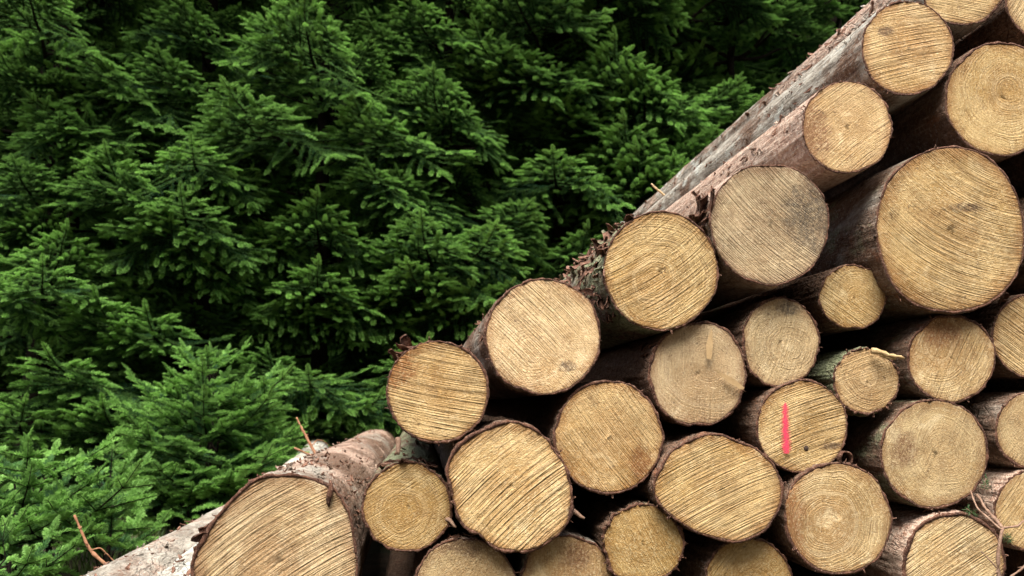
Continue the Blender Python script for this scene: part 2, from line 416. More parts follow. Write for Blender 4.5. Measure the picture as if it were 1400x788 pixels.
# ------------------------------------------------------------------ logs
OUTLINES = {
  'L1': ((1.067, 0.0, 1.394), [109, 113, 115, 116, 113, 109, 106, 104, 103, 105, 109, 113, 115, 116, 113, 109, 106, 104, 103, 105]),
  'L2': ((0.911, -0.01, 1.204), [102, 105, 108, 108, 107, 104, 101, 99, 99, 100, 102, 105, 108, 108, 107, 104, 101, 99, 99, 100]),
  'L3': ((1.224, 0.02, 1.570), [109, 113, 116, 116, 112, 108, 104, 102, 102, 104, 109, 113, 116, 116, 112, 108, 104, 102, 102, 104]),
  'L4': ((1.473, 0.06, 1.563), [115, 121, 123, 122, 118, 113, 109, 107, 107, 110, 115, 121, 123, 122, 118, 113, 109, 107, 107, 110]),
  'L5': ((1.290, 0.01, 1.290), [137, 142, 144, 143, 138, 133, 129, 127, 128, 132, 137, 142, 144, 143, 138, 133, 129, 127, 128, 132]),
  'L6': ((1.132, -0.01, 0.984), [171, 175, 182, 190, 189, 184, 177, 174, 172, 170, 171, 176, 186, 190, 186, 180, 178, 176, 174, 171]),
  'L7': ((0.929, 0.04, 0.842), [77, 78, 77, 75, 72, 70, 70, 70, 72, 75, 77, 78, 77, 75, 72, 70, 70, 70, 72, 75]),
  'L8': ((0.754, 0.02, 0.742), [85, 87, 90, 93, 95, 94, 91, 88, 86, 85, 85, 87, 90, 93, 95, 94, 91, 88, 86, 85]),
  'L9': ((0.943, 0.03, 0.662), [75, 76, 75, 73, 71, 70, 69, 70, 71, 73, 75, 76, 75, 73, 71, 70, 69, 70, 71, 73]),
  'L10': ((1.132, 0.02, 0.710), [101, 103, 103, 100, 97, 94, 93, 93, 95, 98, 101, 103, 103, 100, 97, 94, 93, 93, 95, 98]),
  'L11': ((1.331, 0.03, 0.761), [96, 99, 99, 98, 95, 92, 90, 90, 91, 93, 96, 99, 99, 98, 95, 92, 90, 90, 91, 93]),
  'L12': ((0.784, 0.0, 0.569), [98, 99, 99, 97, 95, 94, 93, 93, 95, 97, 98, 99, 99, 97, 95, 94, 93, 93, 95, 97]),
  'L13': ((1.079, 0.02, 0.511), [120, 121, 121, 118, 115, 113, 111, 112, 114, 117, 120, 121, 121, 118, 115, 113, 111, 112, 114, 117]),
  'L14': ((1.313, 0.03, 0.559), [88, 90, 90, 88, 86, 83, 82, 82, 83, 85, 88, 90, 90, 88, 86, 83, 82, 82, 83, 85]),
  'L15': ((1.292, 0.02, 0.390), [91, 92, 91, 89, 86, 84, 83, 83, 86, 88, 91, 92, 91, 89, 86, 84, 83, 83, 86, 88]),
  'L16': ((1.099, 0.01, 0.287), [115, 116, 114, 111, 108, 105, 105, 106, 109, 112, 115, 116, 114, 111, 108, 105, 105, 106, 109, 112]),
  'L17': ((0.845, -0.01, 0.386), [114, 112, 113, 113, 112, 111, 112, 113, 114, 113, 113, 113, 113, 113, 112, 111, 111, 112, 113, 114]),
  'L18': ((0.597, -0.025, 0.449), [130, 123, 113, 104, 102, 105, 108, 113, 121, 130, 135, 126, 108, 102, 97, 103, 109, 116, 123, 129]),
  'L19': ((0.570, 0.01, 0.675), [102, 103, 107, 111, 110, 106, 104, 105, 105, 104, 104, 105, 107, 108, 108, 107, 107, 106, 104, 103]),
  'L20': ((0.491, -0.015, 0.883), [121, 123, 124, 125, 125, 124, 122, 120, 119, 120, 121, 123, 124, 125, 125, 124, 122, 120, 119, 120]),
  'L21': ((0.724, -0.02, 0.986), [128, 132, 135, 134, 130, 126, 126, 127, 128, 128, 128, 130, 132, 133, 132, 131, 128, 126, 125, 126]),
  'L22': ((0.248, -0.01, 0.747), [118, 118, 118, 117, 117, 116, 116, 116, 116, 117, 118, 118, 118, 117, 117, 116, 116, 116, 116, 117]),
  'L23': ((0.041, -0.02, 0.637), [99, 99, 99, 99, 99, 100, 100, 100, 100, 100, 99, 99, 99, 99, 99, 100, 100, 100, 100, 100]),
  'L24': ((-0.015, 0.01, 0.417), [88, 87, 86, 85, 85, 85, 86, 87, 88, 88, 88, 87, 86, 85, 85, 85, 86, 87, 88, 88]),
  'L25': ((0.182, -0.02, 0.455), [119, 113, 114, 119, 123, 127, 124, 126, 131, 132, 118, 114, 120, 112, 117, 125, 126, 131, 134, 128]),
  'L26': ((0.380, 0.0, 0.549), [111, 112, 112, 113, 113, 113, 113, 112, 111, 111, 111, 112, 112, 113, 113, 113, 113, 112, 111, 111]),
  'L27': ((0.446, 0.0, 0.343), [84, 81, 77, 76, 75, 75, 75, 77, 80, 84, 82, 81, 83, 82, 76, 70, 75, 79, 83, 85]),
  'L28': ((0.663, 0.015, 0.264), [91, 91, 89, 87, 85, 84, 85, 86, 88, 90, 91, 91, 89, 87, 85, 84, 85, 86, 88, 90]),
  'L29': ((0.098, 0.01, 0.261), [101, 99, 98, 96, 95, 96, 97, 99, 101, 101, 101, 99, 98, 96, 95, 96, 97, 99, 101, 101]),
  'L30': ((0.297, 0.015, 0.269), [94, 93, 92, 90, 89, 89, 90, 91, 93, 94, 94, 93, 92, 90, 89, 89, 90, 91, 93, 94]),
  'L31': ((-0.248, -0.03, 0.326), [143, 142, 154, 162, 160, 159, 157, 147, 143, 146, 155, 157, 156, 154, 154, 155, 158, 159, 157, 149]),
  'L32': ((-0.643, 0.0, 0.171), [95, 92, 91, 91, 92, 95, 98, 100, 100, 98, 95, 92, 91, 91, 92, 95, 98, 100, 100, 98]),
  'L33': ((-0.464, 0.02, 0.171), [96, 94, 92, 92, 93, 95, 98, 99, 100, 98, 96, 94, 92, 92, 93, 95, 98, 99, 100, 98]),
  'S1': ((0.001, 0.0, 0.135), [88, 86, 84, 81, 80, 81, 83, 85, 88, 89, 88, 86, 84, 81, 80, 81, 83, 85, 88, 89]),
  'S2': ((0.193, 0.0, 0.128), [92, 89, 84, 80, 77, 77, 78, 82, 87, 91, 92, 89, 84, 80, 77, 77, 78, 82, 87, 91]),
  'S3': ((0.394, 0.0, 0.127), [95, 93, 92, 90, 88, 88, 89, 91, 93, 94, 95, 93, 92, 90, 88, 88, 89, 91, 93, 94]),
  'S4': ((0.580, 0.0, 0.117), [85, 84, 83, 81, 79, 78, 79, 81, 83, 85, 85, 84, 83, 80, 79, 78, 79, 81, 83, 85]),
  'S5': ((0.768, 0.0, 0.128), [99, 100, 99, 98, 97, 96, 96, 96, 97, 99, 99, 100, 99, 98, 97, 96, 96, 96, 97, 99]),
  'S6': ((0.979, 0.0, 0.105), [102, 101, 96, 91, 88, 86, 87, 90, 94, 99, 102, 101, 96, 91, 88, 86, 87, 90, 94, 99]),
  'S7': ((1.217, 0.0, 0.098), [114, 112, 104, 95, 89, 87, 88, 93, 101, 110, 114, 112, 104, 95, 89, 87, 88, 93, 101, 110]),
  'S8': ((1.448, 0.0, 0.098), [115, 115, 110, 105, 100, 97, 97, 100, 105, 110, 115, 115, 110, 105, 100, 97, 97, 100, 105, 110]),
  'S9': ((1.460, 0.02, 0.283), [121, 122, 118, 112, 107, 104, 103, 106, 110, 116, 121, 122, 118, 112, 107, 104, 103, 106, 110, 116]),
  'S10': ((1.519, 0.03, 0.478), [127, 129, 126, 121, 115, 111, 110, 112, 116, 122, 127, 129, 126, 121, 115, 111, 110, 112, 116, 122]),
  'S11': ((1.539, 0.02, 0.698), [126, 129, 128, 124, 118, 114, 112, 112, 115, 120, 125, 129, 128, 124, 118, 114, 112, 112, 115, 120]),
  'S12': ((1.480, 0.0, 0.970), [150, 155, 157, 154, 149, 143, 139, 138, 140, 144, 150, 155, 157, 154, 149, 143, 139, 138, 140, 144]),
  'S13': ((1.559, 0.0, 1.221), [125, 131, 133, 132, 127, 122, 118, 116, 117, 120, 125, 131, 133, 132, 127, 122, 118, 116, 117, 120]),
  'S14': ((1.601, 0.0, 1.448), [120, 126, 130, 129, 125, 119, 114, 112, 112, 115, 120, 126, 130, 129, 125, 119, 114, 112, 112, 115]),
}

LOG_LEN = 4.2
def ring_r(r20, ang):
    """periodic smooth interpolation of the sampled outline"""
    r = np.asarray(r20, float) / 1000
    n = len(r); t = (ang % (2 * math.pi)) / (2 * math.pi) * n
    i = np.floor(t).astype(int); f = t - i
    p0, p1, p2, p3 = r[(i - 1) % n], r[i % n], r[(i + 1) % n], r[(i + 2) % n]
    return .5 * (2 * p1 + (p2 - p0) * f + (2 * p0 - 5 * p1 + 4 * p2 - p3) * f ** 2 + (3 * p1 - p0 - 3 * p2 + p3) * f ** 3)

N = 144
ANG = np.arange(N) * 2 * math.pi / N
def polar(ang, r, y): return np.stack([np.cos(ang) * r, np.broadcast_to(y, r.shape), np.sin(ang) * r], -1)
def strip(n_ring, n, base=0, close=True):
    q = []
    for i in range(n_ring - 1):
        a = base + i * n + np.arange(n); b = base + i * n + (np.arange(n) + 1) % n
        q.append(np.stack([a, a + n, b + n, b], -1))
    return np.concatenate(q)

def chip(acc, rs, pos, out, along, size, lift, mat, curl=1.0):
    """a torn scale of bark: a curved little plate with thickness, rooted at pos and curling away from the log"""
    n = 5; m = 3
    side = np.cross(along, out)
    L, W = size
    t = np.linspace(0, 1, n); w = np.linspace(-1, 1, m)
    T, Wd = np.meshgrid(t, w, indexing='ij')
    taper = (1 - .55 * T ** 2) * (1 + .25 * rs.randn(n, 1))
    h = lift * (T ** 1.6) * L * curl + .15 * W * (1 - Wd ** 2)
    jit = rs.randn(n, m) * .06 * W
    p = pos + along * (T * L)[..., None] * (1 - .2 * lift * T[..., None]) + side * (Wd * W * .5 * taper + jit)[..., None] + out * (h + .001 + rs.randn(n, m) * .0012)[..., None]
    th = .0022 + .0015 * rs.rand()
    b = p - out * th
    v = np.concatenate([p.reshape(-1, 3), b.reshape(-1, 3)]); k = n * m
    q = []
    for i in range(n - 1):
        for j in range(m - 1):
            a = i * m + j
            q.append((a, a + 1, a + m + 1, a + m)); q.append((k + a, k + a + m, k + a + m + 1, k + a + 1))
    edge = [i * m for i in range(n)] + [(n - 1) * m + j for j in range(1, m)] + [i * m + m - 1 for i in range(n - 2, -1, -1)] + [m - 2]
    for a, c in zip(edge, edge[1:] + edge[:1]): q.append((a, a + k, c + k, c))
    acc.add(v, q, (), mat)

def make_log(key, label, saw=0, saws=.6, rings=.5, grey=.1, warm=.4, tone=1.0, bark=(.4, .4, .3, .1), th=.006,
             shag=0, shag_arc=(40, 170), rimchips=6, curls=(), bow=.25, rough=1.0, length=LOG_LEN, chips=1.0, stain=(0, 0, 0, 1, 0)):
    (cx, cy, cz), r20 = OUTLINES[key]
    sd = sum(ord(c) * (i + 3) for i, c in enumerate(key))
    rs = np.random.RandomState(sd)
    th = th * .66
    root = empty('log', (cx, cy, cz), label, 'log', 'logs stacked in the pile')
    r0 = ring_r(r20, ANG)
    r0 = r0 + .0034 * fbm(np.stack([np.cos(ANG) * 3 + sd, np.sin(ANG) * 3, ANG * 0], -1), 4) + .0006 * fbm(np.stack([np.cos(ANG) * 17 + sd, np.sin(ANG) * 17, ANG * 0], -1), 2) * rough
    # ---- the bark sleeve
    ys = np.concatenate([[0, .003, .008, .016, .028, .045, .07, .1, .14, .19], np.linspace(.25, length, 44)])
    bend = rs.uniform(-.012, .012, 2)
    taper_end = rs.uniform(.90, .97)
    lip = .0035 * fbm(np.stack([np.cos(ANG) * 9 + sd, np.sin(ANG) * 9, ANG * 0 + 3], -1), 4) * rough
    lip += np.clip(fbm(np.stack([np.cos(ANG) * 26, np.sin(ANG) * 26 + sd, ANG * 0 + 8], -1), 2) - .35, 0, 1) * -.012 * rough
    V = []
    for y in ys:
        f = y / length
        r = r0 * (1 - (1 - taper_end) * f)
        # the outline of the cut relaxes towards a round stem further back
        r = r * (1 - min(1, y / .6) * .6) + np.mean(r) * min(1, y / .6) * .6
        pt = np.stack([np.cos(ANG) * 6 * 1.0 + sd * .7, np.full(N, y * 5.0), np.sin(ANG) * 6], -1)
        r = r + .0050 * fbm(pt, 3) * rough * min(1, .3 + y / .05) + .0034 * fbm(pt * 3.1, 3) * rough
        p = polar(ANG, r, y)
        p[:, 1] += lip * max(0, 1 - y / .03)
        p[:, 0] += bend[0] * math.sin(f * math.pi); p[:, 2] += bend[1] * math.sin(f * math.pi)
        V.append(p)
    nr = len(ys)
    # inner edge of the bark at the cut
    thv = th * np.maximum(.22, 1 + .8 * fbm(np.stack([np.cos(ANG) * 3 + sd, np.sin(ANG) * 3, ANG * 0 + 5], -1), 3) + .3 * fbm(np.stack([np.cos(ANG) * 22, np.sin(ANG) * 22, ANG * 0 + sd], -1), 2))
    inner = polar(ANG, r0 - thv, 0.0); inner[:, 1] = lip * .6 - .001
    deep = polar(ANG, r0 - thv - .001, .012)
    verts = np.concatenate([deep, inner] + V)
    q = strip(nr + 2, N)
    midx = np.zeros(len(q), int); midx[:2 * N] = 1
    acc = Acc(); acc.add(verts, q[2 * N:], (), 0); acc.f4.append(q[:2 * N]); acc.m4.append(np.full(2 * N, 1))
    # far end closed with sawn wood
    c = len(verts) - N
    acc.add([V[-1].mean(0)], (), (), 2)
    acc.f3.append(np.stack([c + (np.arange(N) + 1) % N, c + np.arange(N), np.full(N, acc.n - 1)], -1)); acc.m3.append(np.full(N, 2))
    # torn bark: scales along the log, frayed bits at the cut
    def radius(a, y): return np.interp(a % (2 * math.pi), np.append(ANG, 2 * math.pi), np.append(r0, r0[0])) * (1 - (1 - taper_end) * y / length)
    for k in range(shag):
        a = R(rs.uniform(*shag_arc)); y = abs(rs.normal(0, .55)) + .01 if rs.rand() < .75 else rs.uniform(.05, length * .8)
        y = min(y, length - .1)
        out = np.array([math.cos(a), 0, math.sin(a)])
        al = unit(np.array([-math.sin(a), 0, math.cos(a)]) * rs.randn() * .5 + np.array([0, 1., 0]) * rs.choice([-1, 1]))
        s = rs.uniform(.008, .030) * chips
        chip(acc, rs, out * (radius(a, y) - .002) + np.array([0, y, 0]), out, al, (s, s * rs.uniform(.14, .42)), rs.uniform(.0, .45), 3 if rs.rand() < .6 else 0)
    for k in range(rimchips):
        a = rs.uniform(0, 2 * math.pi)
        out = np.array([math.cos(a), 0, math.sin(a)]); tg = np.array([-math.sin(a), 0, math.cos(a)])
        s = rs.uniform(.004, .011)
        chip(acc, rs, out * (radius(a, 0) - .004) + np.array([0, .006, 0]), out, unit(np.array([0, -1., 0]) + tg * rs.randn() * .9), (s, s * rs.uniform(.3, .8)), rs.uniform(.2, 1.3), 3 if rs.rand() < .6 else 1)
    for (deg, s, wdt, lift) in curls:       # larger flaps peeled off the stem
        a = R(deg); out = np.array([math.cos(a), 0, math.sin(a)]); tg = np.array([-math.sin(a), 0, math.cos(a)])
        for k in range(5):
            chip(acc, rs, out * (radius(a, .02) - .004) + tg * rs.uniform(-.5, .5) * wdt + np.array([0, .02 + .02 * k, 0]), out, unit(np.array([0, -1., 0]) * .6 + tg * rs.randn() * .5), (s * rs.uniform(.6, 1.1), wdt * rs.uniform(.4, .9)), lift * rs.uniform(.6, 1.2), 3 if k % 2 else 1)
    me = acc.mesh('log_bark', [M_BARK, M_INNER, M_WOODRAW, M_FLAKE])
    b = link('bark', me, root)
    b['seed'] = sd * .137 % 17; b['pink'], b['greyness'], b['green'], b['lichen'] = bark
    # ---- the sawn face
    fr = np.array([.0001, .08, .18, .3, .42, .54, .66, .77, .86, .92, .96, .985, 1.0])
    rim = r0 - thv + .0012
    rag = .0012 * fbm(np.stack([np.cos(ANG) * 30, np.sin(ANG) * 30 + sd, ANG * 0], -1), 3) * rough
    tilt = rs.uniform(-.012, .012, 2)
    vs, rfv = [], []
    for f in fr:
        p = polar(ANG, (rim + (rag if f == 1.0 else 0)) * f, 0.0)
        p[:, 1] = -.0005 + .0012 * fbm(p * 22 + sd, 3) + (.004 * max(0, f - .985) / .015) * .5 + (p[:, 0] * tilt[0] + p[:, 2] * tilt[1]) * .35
        vs.append(p); rfv.append(np.full(N, f))
    vs.append(polar(ANG, rim + rag - .001, .014)); rfv.append(np.full(N, 1.0))
    vv = np.concatenate(vs); q = strip(len(vs), N)[:, ::-1]
    fme = build_mesh('log_cut_face', vv, [q, np.array([np.arange(N)])], [M_END], None, {'rf': np.concatenate(rfv)})
    f = link('cut_face', fme, root)
    f['seed'] = sd * .071 % 13; f['saw_angle'] = R(saw); f['saw'] = float(saws); f['rings'] = float(rings); f['grey'] = float(grey)
    f['warm'] = float(warm); f['tone'] = float(tone) * .84 * rs.uniform(.9, 1.08); f['hue'] = float(.5 + rs.uniform(-.004, .004)); f['chroma'] = float(rs.uniform(.92, 1.08) - .18 * grey); f['bow'] = float(bow) * rs.choice([-1, 1]) * rs.uniform(.5, 3.2); f['saw_freq'] = float(rs.uniform(.55, 1.25))
    f['fibre'] = float(rs.uniform(.25, 1.0) * (1 - .55 * rings))
    f['pith_x'] = float(rs.uniform(-.026, .026)); f['pith_z'] = float(rs.uniform(-.026, .026))
    f['stain_x'], f['stain_z'], f['stain_r'], f['stain_squash'], f['stain_warm'] = [float(v) for v in stain]
    return root

#            bark = (pink, grey, green, lichen)
LOGS = {
 'L1': (make_log('L1', 'log with brown streaked face just above the peeled pinkish one, high on slope', 14, .9, .25, .12, .7, .98, (.5, .75, .35, .5), .005, 110, (40, 200), stain=(-.05, .035, .022, 1.5, .2)),),
 'L2': (make_log('L2', 'log with peeled pinkish brown side and rough matted pale face, high on the slope', 38, .55, .3, .2, .35, 1.05, (.95, .45, .2, .3), .004, 110, (60, 180), stain=(-.078, -.02, .045, .6, .6)),),
 'L3': (make_log('L3', 'topmost log on the slope, whitish lichen bark, face cut off by picture top', -8, .6, .5, .1, .4, 1.05, (.6, .65, .35, .5), .007, 170, (60, 190), chips=1.5, rough=1.5),),
 'L4': (make_log('L4', 'log in the extreme top right corner with only a sliver of face in view', 60, .5, .4, .1, .4, 1.0, (.3, .4, .2, .1), .006),),
 'L5': (make_log('L5', 'log with fine complete growth rings around a dark pith, just above the widest round log', 90, .22, .85, .08, .45, .95, (.6, .3, .2, .1), .006),),
 'L6': (make_log('L6', 'widest round log with bold saw lines slanting down to the right', -27, 1.0, .3, .1, .45, 1.0, (.2, .5, .45, .25), .007, 110, (120, 230), bow=.6, stain=(.04, .05, .045, 4.0, .2)),),
 'L7': (make_log('L7', 'small clean faced log tucked against the lower left of the widest log', -35, .35, .6, .1, .35, 1.0, (.15, .3, .4, .1), .005),),
 'L8': (make_log('L8', 'upright oval log with dark smudge at its top, directly above the painted log', 70, .25, .75, .42, .3, .95, (.4, .35, .65, .1), .006, curls=((-62, .02, .03, .9),), stain=(.02, .07, .03, 1.6, 0)),),
 'L9': (make_log('L9', 'small log with a pale wood splinter sticking out at upper right', 20, .2, .9, .25, .45, .95, (.25, .3, .8, .1), .006, rimchips=16, rough=1.6),),
 'L10': (make_log('L10', 'log with damp orange brown upper half directly beneath the widest log', 62, .35, .7, .08, .55, 1.04, (.6, .4, .5, .1), .007, stain=(-.02, .06, .055, 1.3, .9)),),
 'L11': (make_log('L11', 'log at the right edge with loose reddish bark on top, beside the widest log base', -36, .8, .35, .15, .3, .95, (.4, .4, .4, .1), .005, 30, (60, 150), curls=((118, .035, .05, .8),)),),
 'L12': (make_log('L12', 'log with a pink paint stripe and dark knot on its sawn face', 20, .85, .35, .12, .35, 1.0, (.2, .4, .4, .1), .005, stain=(.06, -.04, .03, 3.5, .2)),),
 'L13': (make_log('L13', 'large smooth faced log with pale dusty rings, lower right, right of the painted log', 60, .12, .6, .12, .4, .98, (.3, .3, .6, .1), .007, stain=(-.07, .01, .035, .8, .6)),),
 'L14': (make_log('L14', 'log at the right edge showing long grey brown side bark above the fir twig', 48, .5, .5, .1, .65, .98, (.65, .6, .3, .15), .007),),
 'L15': (make_log('L15', 'log at the right edge with pinkish bark, directly behind the forked fir twig', 50, .3, .5, .1, .6, .96, (.85, .3, .2, .1), .006),),
 'L16': (make_log('L16', 'log in the lower right corner with thick brown bark rim and bold slanted saw lines', 30, 1.0, .25, .08, .5, 1.0, (.85, .3, .15, .1), .011, curls=((100, .02, .03, .4),)),),
 'L17': (make_log('L17', 'large log with broad annual rings and orange left rim, beneath the painted log', 80, .12, 1.0, .08, .75, 1.02, (.3, .3, .3, .1), .007, rimchips=12, stain=(-.112, -.01, .05, .35, 1)),),
 'L18': (make_log('L18', 'wide oval log with strong parallel saw grooves, left of the painted log', 24, 1.0, .15, .06, .25, 1.05, (.3, .4, .2, .1), .007, rimchips=14),),
 'L19': (make_log('L19', 'log with two pale split streaks crossing its greyish face', 90, .3, .55, .28, .3, 1.0, (.35, .35, .3, .1), .008, curls=((150, .02, .03, .5), (80, .015, .03, .3)), rimchips=10, stain=(.0, .0, .0, 1, 0)),),
 'L20': (make_log('L20', 'log on the slope with shaggy red bark flakes and golden ringed face', 34, .55, .85, .1, .6, .98, (.2, .5, .75, .2), .005, 300, (88, 205), rimchips=14, curls=((215, .03, .04, .7), (120, .035, .03, .5), (150, .04, .035, .6), (168, .035, .03, .5)), chips=2.1),),
 'L21': (make_log('L21', 'log with grey mouldy right half and torn dark bark on its left', -42, .7, .3, .62, .35, .95, (.8, .4, .15, .15), .005, 60, (90, 190), curls=((160, .06, .06, .5), (172, .05, .05, .6)), stain=(.095, .02, .075, .8, 0)),),
 'L22': (make_log('L22', 'pale round log on the slope with a small dark smudge at lower right', -45, .6, .5, .1, .2, 1.12, (.5, .55, .3, .15), .006, 40, (120, 215), stain=(.050, -.060, .022, 2.0, .1)),),
 'L23': (make_log('L23', 'log at the slope foot with near level saw lines and an orange upper left rim', -11, .8, .3, .1, .45, 1.02, (.3, .45, .2, .1), .006, 25, (90, 150), curls=((128, .03, .04, .9), (140, .025, .03, .8)), rimchips=12, stain=(-.08, .05, .045, .8, .95)),),
 'L24': (make_log('L24', 'ringed log wedged between the giant lowest log and the big lobed log', 32, .4, .7, .08, .4, .98, (.25, .4, .75, .2), .006, 20, (50, 130), curls=((75, .03, .04, .2), (105, .03, .04, .2))),),
 'L25': (make_log('L25', 'big lobed log with a notched left side and diagonal saw lines', 40, 1.0, .2, .08, .35, 1.0, (.3, .3, .2, .1), .008, rimchips=18, rough=1.4),),
 'L26': (make_log('L26', 'round log with fine slanted saw lines and orange tint, right of the big lobed log', -52, .6, .5, .12, .6, .93, (.3, .3, .4, .1), .006, stain=(.065, -.05, .028, .7, .7)),),
 'L27': (make_log('L27', 'small rough edged log with pale crumbly left rim, under the wide oval log', -60, .3, .4, .1, .75, .93, (.3, .3, .3, .1), .007, rimchips=24, rough=2.0),),
 'L28': (make_log('L28', 'half hidden brown log on the bottom edge below the wide oval log', 50, .45, .5, .08, .8, .92, (.5, .4, .3, .1), .006),),
 'L29': (make_log('L29', 'dull greyish half log on the bottom edge below the big lobed log', 60, .15, .3, .42, .6, .9, (.4, .3, .2, .1), .006, curls=((70, .025, .05, .4), (110, .02, .04, .3)), rimchips=14, stain=(0, .085, .06, 2.0, .3)),),
 'L30': (make_log('L30', 'half log on the bottom edge with dark brown heart stains', 92, .35, .3, .3, 1.0, .92, (.25, .6, .4, .2), .006, stain=(.02, .05, .04, 1.2, .5)),),
 'L31': (make_log('L31', 'giant flat topped log lowest on the left with shaggy brown bark', 34, .95, .5, .08, .75, .98, (.6, .5, .25, .3), .009, 240, (20, 120), rimchips=16, curls=((165, .03, .05, .5),), bow=.35, chips=.75),),
 'L32': (make_log('L32', 'outermost left log lying lowest with flaking brown and grey bark, face out of frame', 0, .5, .5, .1, .4, 1.0, (.6, .75, .2, .4), .006, 120, (60, 190)),),
 'L33': (make_log('L33', 'pale whitish barked log lying between the giant log and the outermost log', 0, .5, .5, .1, .4, 1.0, (.55, .9, .05, .65), .006, 60, (60, 160)),),
}
for k in [k for k in OUTLINES if k[0] == 'S']:
    make_log(k, 'log in the bottom row of the pile, resting on the ground' if int(k[1:]) < 8 else 'log on the far right side of the pile, beyond the widest log', 30 * int(k[1:]), .5, .5, .1, .4, .98)

LOGS['L33'][0].rotation_euler = (R(2.4), 0, R(2.0))      # lies a little askew, its far end raised on the others
def face_of(root): return [c for c in root.children if c.name.startswith('cut_face')][0]

# --- pink paint stripe, sprayed on the sawn face of one log
def paint_mark(root):
    cx, cy, cz = OUTLINES['L12'][0]
    n = 40
    t = np.linspace(0, 1, n)
    zc = np.interp(t, [0, 1], [.616, .514]) - cz
    xc = np.interp(t, [0, .5, 1], [.7475, .7455, .7455]) - cx
    wd = np.interp(t, [0, .08, .3, .9, 1], [.0035, .0085, .0100, .0135, .008])
    l = xc - wd * (1 + .1 * vnoise(np.stack([t * 30, t * 0, t * 0], -1))); r = xc + wd * (1 + .1 * vnoise(np.stack([t * 30, t * 0 + 5, t * 0], -1)))
    cols = []
    for k in np.linspace(0, 1, 9):
        x = l + (r - l) * k
        p = np.stack([x, x * 0 - .0038, zc], -1); cols.append(p)
    v = np.stack(cols, 1).reshape(-1, 3); m = 9
    q = [(i * m + j, (i + 1) * m + j, (i + 1) * m + j + 1, i * m + j + 1) for i in range(n - 1) for j in range(m - 1)]
    u = np.tile(np.abs(np.linspace(-1, 1, 9)), n)
    mm = NT('pink_spray_paint'); P = mm.obj()
    ns = mm.noise(P, 380, 3, .7)
    mm.l(mm.mix(mm.ramp(ns, .35, .7), (.80, .025, .10), (.72, .09, .14)), mm.b.inputs['Base Color']); mm.b.inputs['Roughness'].default_value = .55
    gr_ = mm.noise(mm.vmath('MULTIPLY', P, (60.0, 0.0, 420.0)), 1.0, 3, .7)
    a = mm.ramp(mm.math('MULTIPLY_ADD', mm.math('SUBTRACT', ns, .5), 1.5, mm.math('MULTIPLY_ADD', mm.math('SUBTRACT', gr_, .5), 1.2, mm.attr('edge'))), -.05, 1.0, .9, 0)
    mm.l(a, mm.b.inputs['Alpha'])
    o = link('paint_mark', build_mesh('paint_mark', v, [q], [mm.mat], None, {'edge': u}), root)
    o['label'] = 'pink spray paint stripe'
paint_mark(LOGS['L12'][0])

def small_part(root, name, fn, mats):
    acc = Acc(); fn(acc); return link(name, acc.mesh(name, mats), root)
def rel(key, *pts): return [np.array(p) - np.array(OUTLINES[key][0]) for p in pts]
# dark knot on the painted log
def blob(acc, c, r, flat=.35, n=12, sd=0, mat=0):
    th_ = np.linspace(0, math.pi, 7)
    v = []
    for a in th_:
        for k in range(n):
            b = 2 * math.pi * k / n
            v.append((math.sin(a) * math.cos(b), math.cos(a) * flat, math.sin(a) * math.sin(b)))
    v = np.array(v); v = v * (1 + .25 * fbm(v * 1.7 + sd, 2))[:, None] * r + np.array(c)
    q = strip(7, n); acc.add(v, q, (), mat)
p, = rel('L12', (.789, -.001, .524))
small_part(LOGS['L12'][0], 'knot', lambda a: blob(a, p, .0055, .3, sd=3), [mat_simple('dark_knot', (.035, .022, .016), (.07, .045, .03), 200)])
# splinter left standing on the small log
def splinter(acc):
    a, b = rel('L9', (.950, .015, .7245), (1.020, .012, .7080))
    t = np.linspace(0, 1, 9)
    pts = a + (b - a) * t[:, None] + np.stack([t * 0, -.004 * np.sin(t * 3), .0015 * np.sin(t * 9)], -1)
    tube(acc, pts, .0070 * (1 - .6 * t) * (1 + .3 * np.sin(t * 23)), 5, 0)
    tube(acc, pts[2:7] + np.array([0, .002, -.005]), [.004, .004, .0035, .003, .001], 5, 0)
small_part(LOGS['L9'][0], 'splinter', splinter, [mat_simple('splinter_wood', (.36, .25, .12), (.52, .38, .20), 60, .75, .003)])
# stubs of side branches
def stub(key, a, b, r):
    def fn(acc):
        p, q_ = rel(key, a, b); t = np.linspace(0, 1, 6)
        tube(acc, p + (q_ - p) * t[:, None] + np.stack([t * 0, t * 0, .003 * np.sin(t * 5)], -1), r * (1 - .6 * t ** 2), 7, 0)
    return small_part(LOGS[key][0], 'branch_stub', fn, [M_TWIG])
stub('L25', (.296, .002, .407), (.327, -.012, .396), .0055)
stub('L24', (.060, .012, .392), (.078, -.006, .382), .0045)
stub('L23', (-.035, -.01, .548), (-.034, -.018, .520), .006)
# bark curl standing on the ringed log
def curl(acc):
    c, = rel('L17', (.868, -.004, .503))
    t = np.linspace(-.6, 3.9, 16)
    ring = np.stack([np.cos(t) * .0125, t * 0, np.sin(t) * .0135], -1) * (1 - .04 * t)[:, None]
    for w in (0, 1):
        pass
    v, q = [], []
    for i, p in enumerate(ring):
        o = unit(p) * .003
        for d in ((-.008, 0), (.016, 0), (.016, 1), (-.008, 1)): v.append(c + p + np.array([0, d[0] + .002 * math.sin(i), 0]) + o * d[1])
    for i in range(len(ring) - 1):
        for j in range(4): q.append((i * 4 + j, i * 4 + (j + 1) % 4, i * 4 + 4 + (j + 1) % 4, i * 4 + 4 + j))
    acc.add(np.array(v), q + [(3, 2, 1, 0), tuple(len(v) - 4 + k for k in range(4))], (), 0)
small_part(LOGS['L17'][0], 'bark_curl', curl, [M_INNER])
